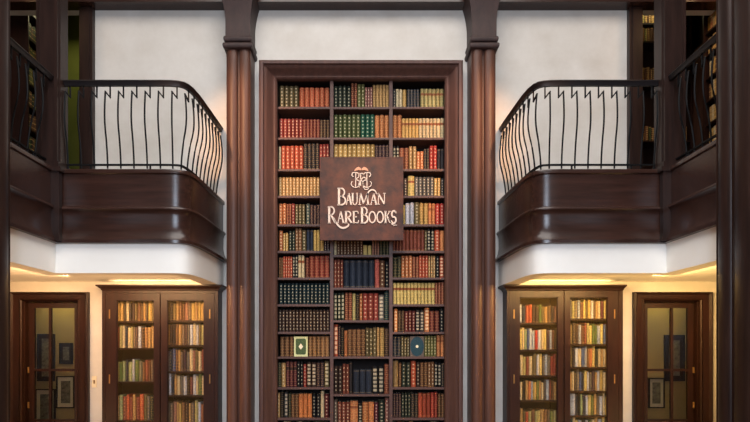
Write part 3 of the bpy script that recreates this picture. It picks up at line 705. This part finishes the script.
letter('B',360.4,368.6,207.6,223.2)
letter('O',368.6,376,211.6,223); letter('O',376.4,383.8,211.6,223)
letter('K',384.2,390.6,211.6,223)
letter('S',390.8,396.6,211,223.4,[(curve([(388.2,218),(390.5,222),(393,225),(396.8,225.2)]),.011)])
# monogram: mirrored B, R and B interlaced under an open book
def strokes(name,lst,mat_=M['letter'],w=.012):
    m=MB()
    for p in lst: ribbon(m,[(X(a,YP),Z(b2,YP)) for a,b2 in curve(p)],w,YL0,YL1)
    m.build(name,mat_,t)
BL=[[(355.8,173.4),(355.6,187)],[(353.6,177),(352,175.6),(352.6,173.2),(355.4,172.8),(358.4,173.8),(358.8,177),(356,179.4),(359.2,181.4),(359.6,185),(356.6,187.6),(352.8,186.8),(351.2,184),(352.2,181.6)]]
strokes('monogram_letter',BL,w=.0085)
strokes('monogram_letter',[[(360.6,174),(360.6,186)],[(359.6,174.2),(362.4,173.6),(363.8,175.8),(362.6,178.4),(360.6,179.6)],[(361,179.6),(363,183.4),(363.4,187.2),(365.6,189.8),(368.8,188.8)],[(360.6,180),(358.8,184),(359.2,187.6)]],w=.0085)
strokes('monogram_letter',[[(2*361.3-a,b) for a,b in q] for q in BL],w=.0085)
m=MB()
for sg in (-1,1):
    pf=[(.25,170.8),(.25,168.7),(2.6,167.2),(4.8,167.9),(6.4,169.6),(7.4,171.7),(5.2,170.9),(2.8,170.2)]
    m.prismy([(X(361.4+sg*a,YP),Z(b2,YP)) for a,b2 in (pf if sg>0 else pf[::-1])],YL0,YL1)
m.build('open_book_emblem',M['emblem_lit'],t)

# ------------------------------------------------------------------ light
def area(name,loc,rot,sx,sy,power,col,spread=180):
    l=bpy.data.lights.new(name,'AREA'); l.shape='RECTANGLE'; l.size=sx; l.size_y=sy; l.energy=power; l.color=col; l.spread=math.radians(spread)
    o=bpy.data.objects.new(name,l); C.objects.link(o); o.location=(loc[0],loc[1],loc[2]+ZE); o.rotation_euler=[math.radians(v) for v in rot]; return o
def spot(name,loc,target,power,col,ang,blend=.6,r=.06):
    l=bpy.data.lights.new(name,'SPOT'); l.energy=power; l.color=col; l.spot_size=math.radians(ang); l.spot_blend=blend; l.shadow_soft_size=r
    o=bpy.data.objects.new(name,l); C.objects.link(o); o.location=(loc[0],loc[1],loc[2]+ZE)
    d=Vector(target)-Vector(loc); o.rotation_euler=d.to_track_quat('-Z','Y').to_euler(); return o
area('skylight',(0,2.2,TOP-.1),(0,0,0),5,5,520,(1,.955,.905))
area('street_window',(0,BACK+.05,2.0),(90,0,0),1.4,3.8,420,(.72,.83,1))
WARM=(1,.60,.28)
for s in (-1,1):
    wc=WARM if s<0 else (1,.62,.22); q=1 if s<0 else 1.15
    # unseen fill strips added behind the fascia to brighten soffit and wall
    area('fascia_fill',(s*2.2,5.66,.732),(90,0,0),1.1,.045,28*q,wc)
    area('fascia_fill',(s*2.97,5.5,.732),(90,0,s*-90),1.2,.045,28*q,wc)
    area('downlight',(s*2.1,6.05,.755),(0,0,0),.5,.12,6*q,wc)  # unseen, added to light the cabinet fronts
    area('downlight',(s*3.45,6.0,.755),(0,0,0),.5,.3,15*q,wc)
    area('soffit_fill',(s*2.5,5.95,-1.0),(180,0,0),1.4,.2,7*q,wc)  # unseen fill added low down to brighten the balcony underside
    area('cabinet_top_fill',(s*2.17,6.56,.704),(180,0,0),1.1,.04,2.2*q,wc)  # unseen strip added to lift the dark soffit above the cornice
    area('soffit_fill',(s*3.4,5.4,-1.0),(180,0,0),.4,.8,15*q,wc)  # added fill for the side gallery underside, no lamp visible there
    area('corridor_light',(s*3.7,7.5,.71),(10,0,0),.7,.1,1.8,(1,.8,.3))
    area('corridor_light',(s*3.7,7.0,.70),(40,0,0),.7,.1,.6,(1,.78,.36))
    area('gallery_light',(s*3.6,7.5,4.2),(0,0,0),.4,.4,1.5 if s>0 else 4,(1,.9,.5))
    area('gallery_light',(s*3.6,6.1,3.9),(0,0,0),.3,.3,3 if s<0 else 7,(1,.62,.3))
    spot('wall_spot',(s*2.2,3.4,3.6),(s*1.25,6.4,2.35),700,(1,.52,.24),26,.9)
spot('picture_spot',(0,3.0,3.9),(0,6.5,1.5),290,(1,.72,.48),36,.9)
spot('picture_spot',(0,3.4,3.2),(.1,6.5,1.65),110,(1,.56,.28),16,.8)
w=bpy.data.worlds.new('world'); bpy.context.scene.world=w; w.use_nodes=True
w.node_tree.nodes['Background'].inputs[0].default_value=(.9,.93,1,1); w.node_tree.nodes['Background'].inputs[1].default_value=.15

# ------------------------------------------------------------------ camera
cam=bpy.data.cameras.new('camera'); co=bpy.data.objects.new('camera',cam); C.objects.link(co)
co.location=(0,0,ZE); co.rotation_euler=(math.radians(90),0,0)
cam.sensor_width=36; cam.lens=36*F/750; cam.shift_x=(375-CX)/750; cam.shift_y=(HY-211)/750
sc=bpy.context.scene; sc.camera=co
sc.view_settings.view_transform='Standard'; sc.view_settings.look='None'; sc.view_settings.gamma=1; sc.view_settings.exposure=0.0
sc.view_settings.use_curve_mapping=False
sc.cycles.use_denoising=True
sc.cycles.max_bounces=8
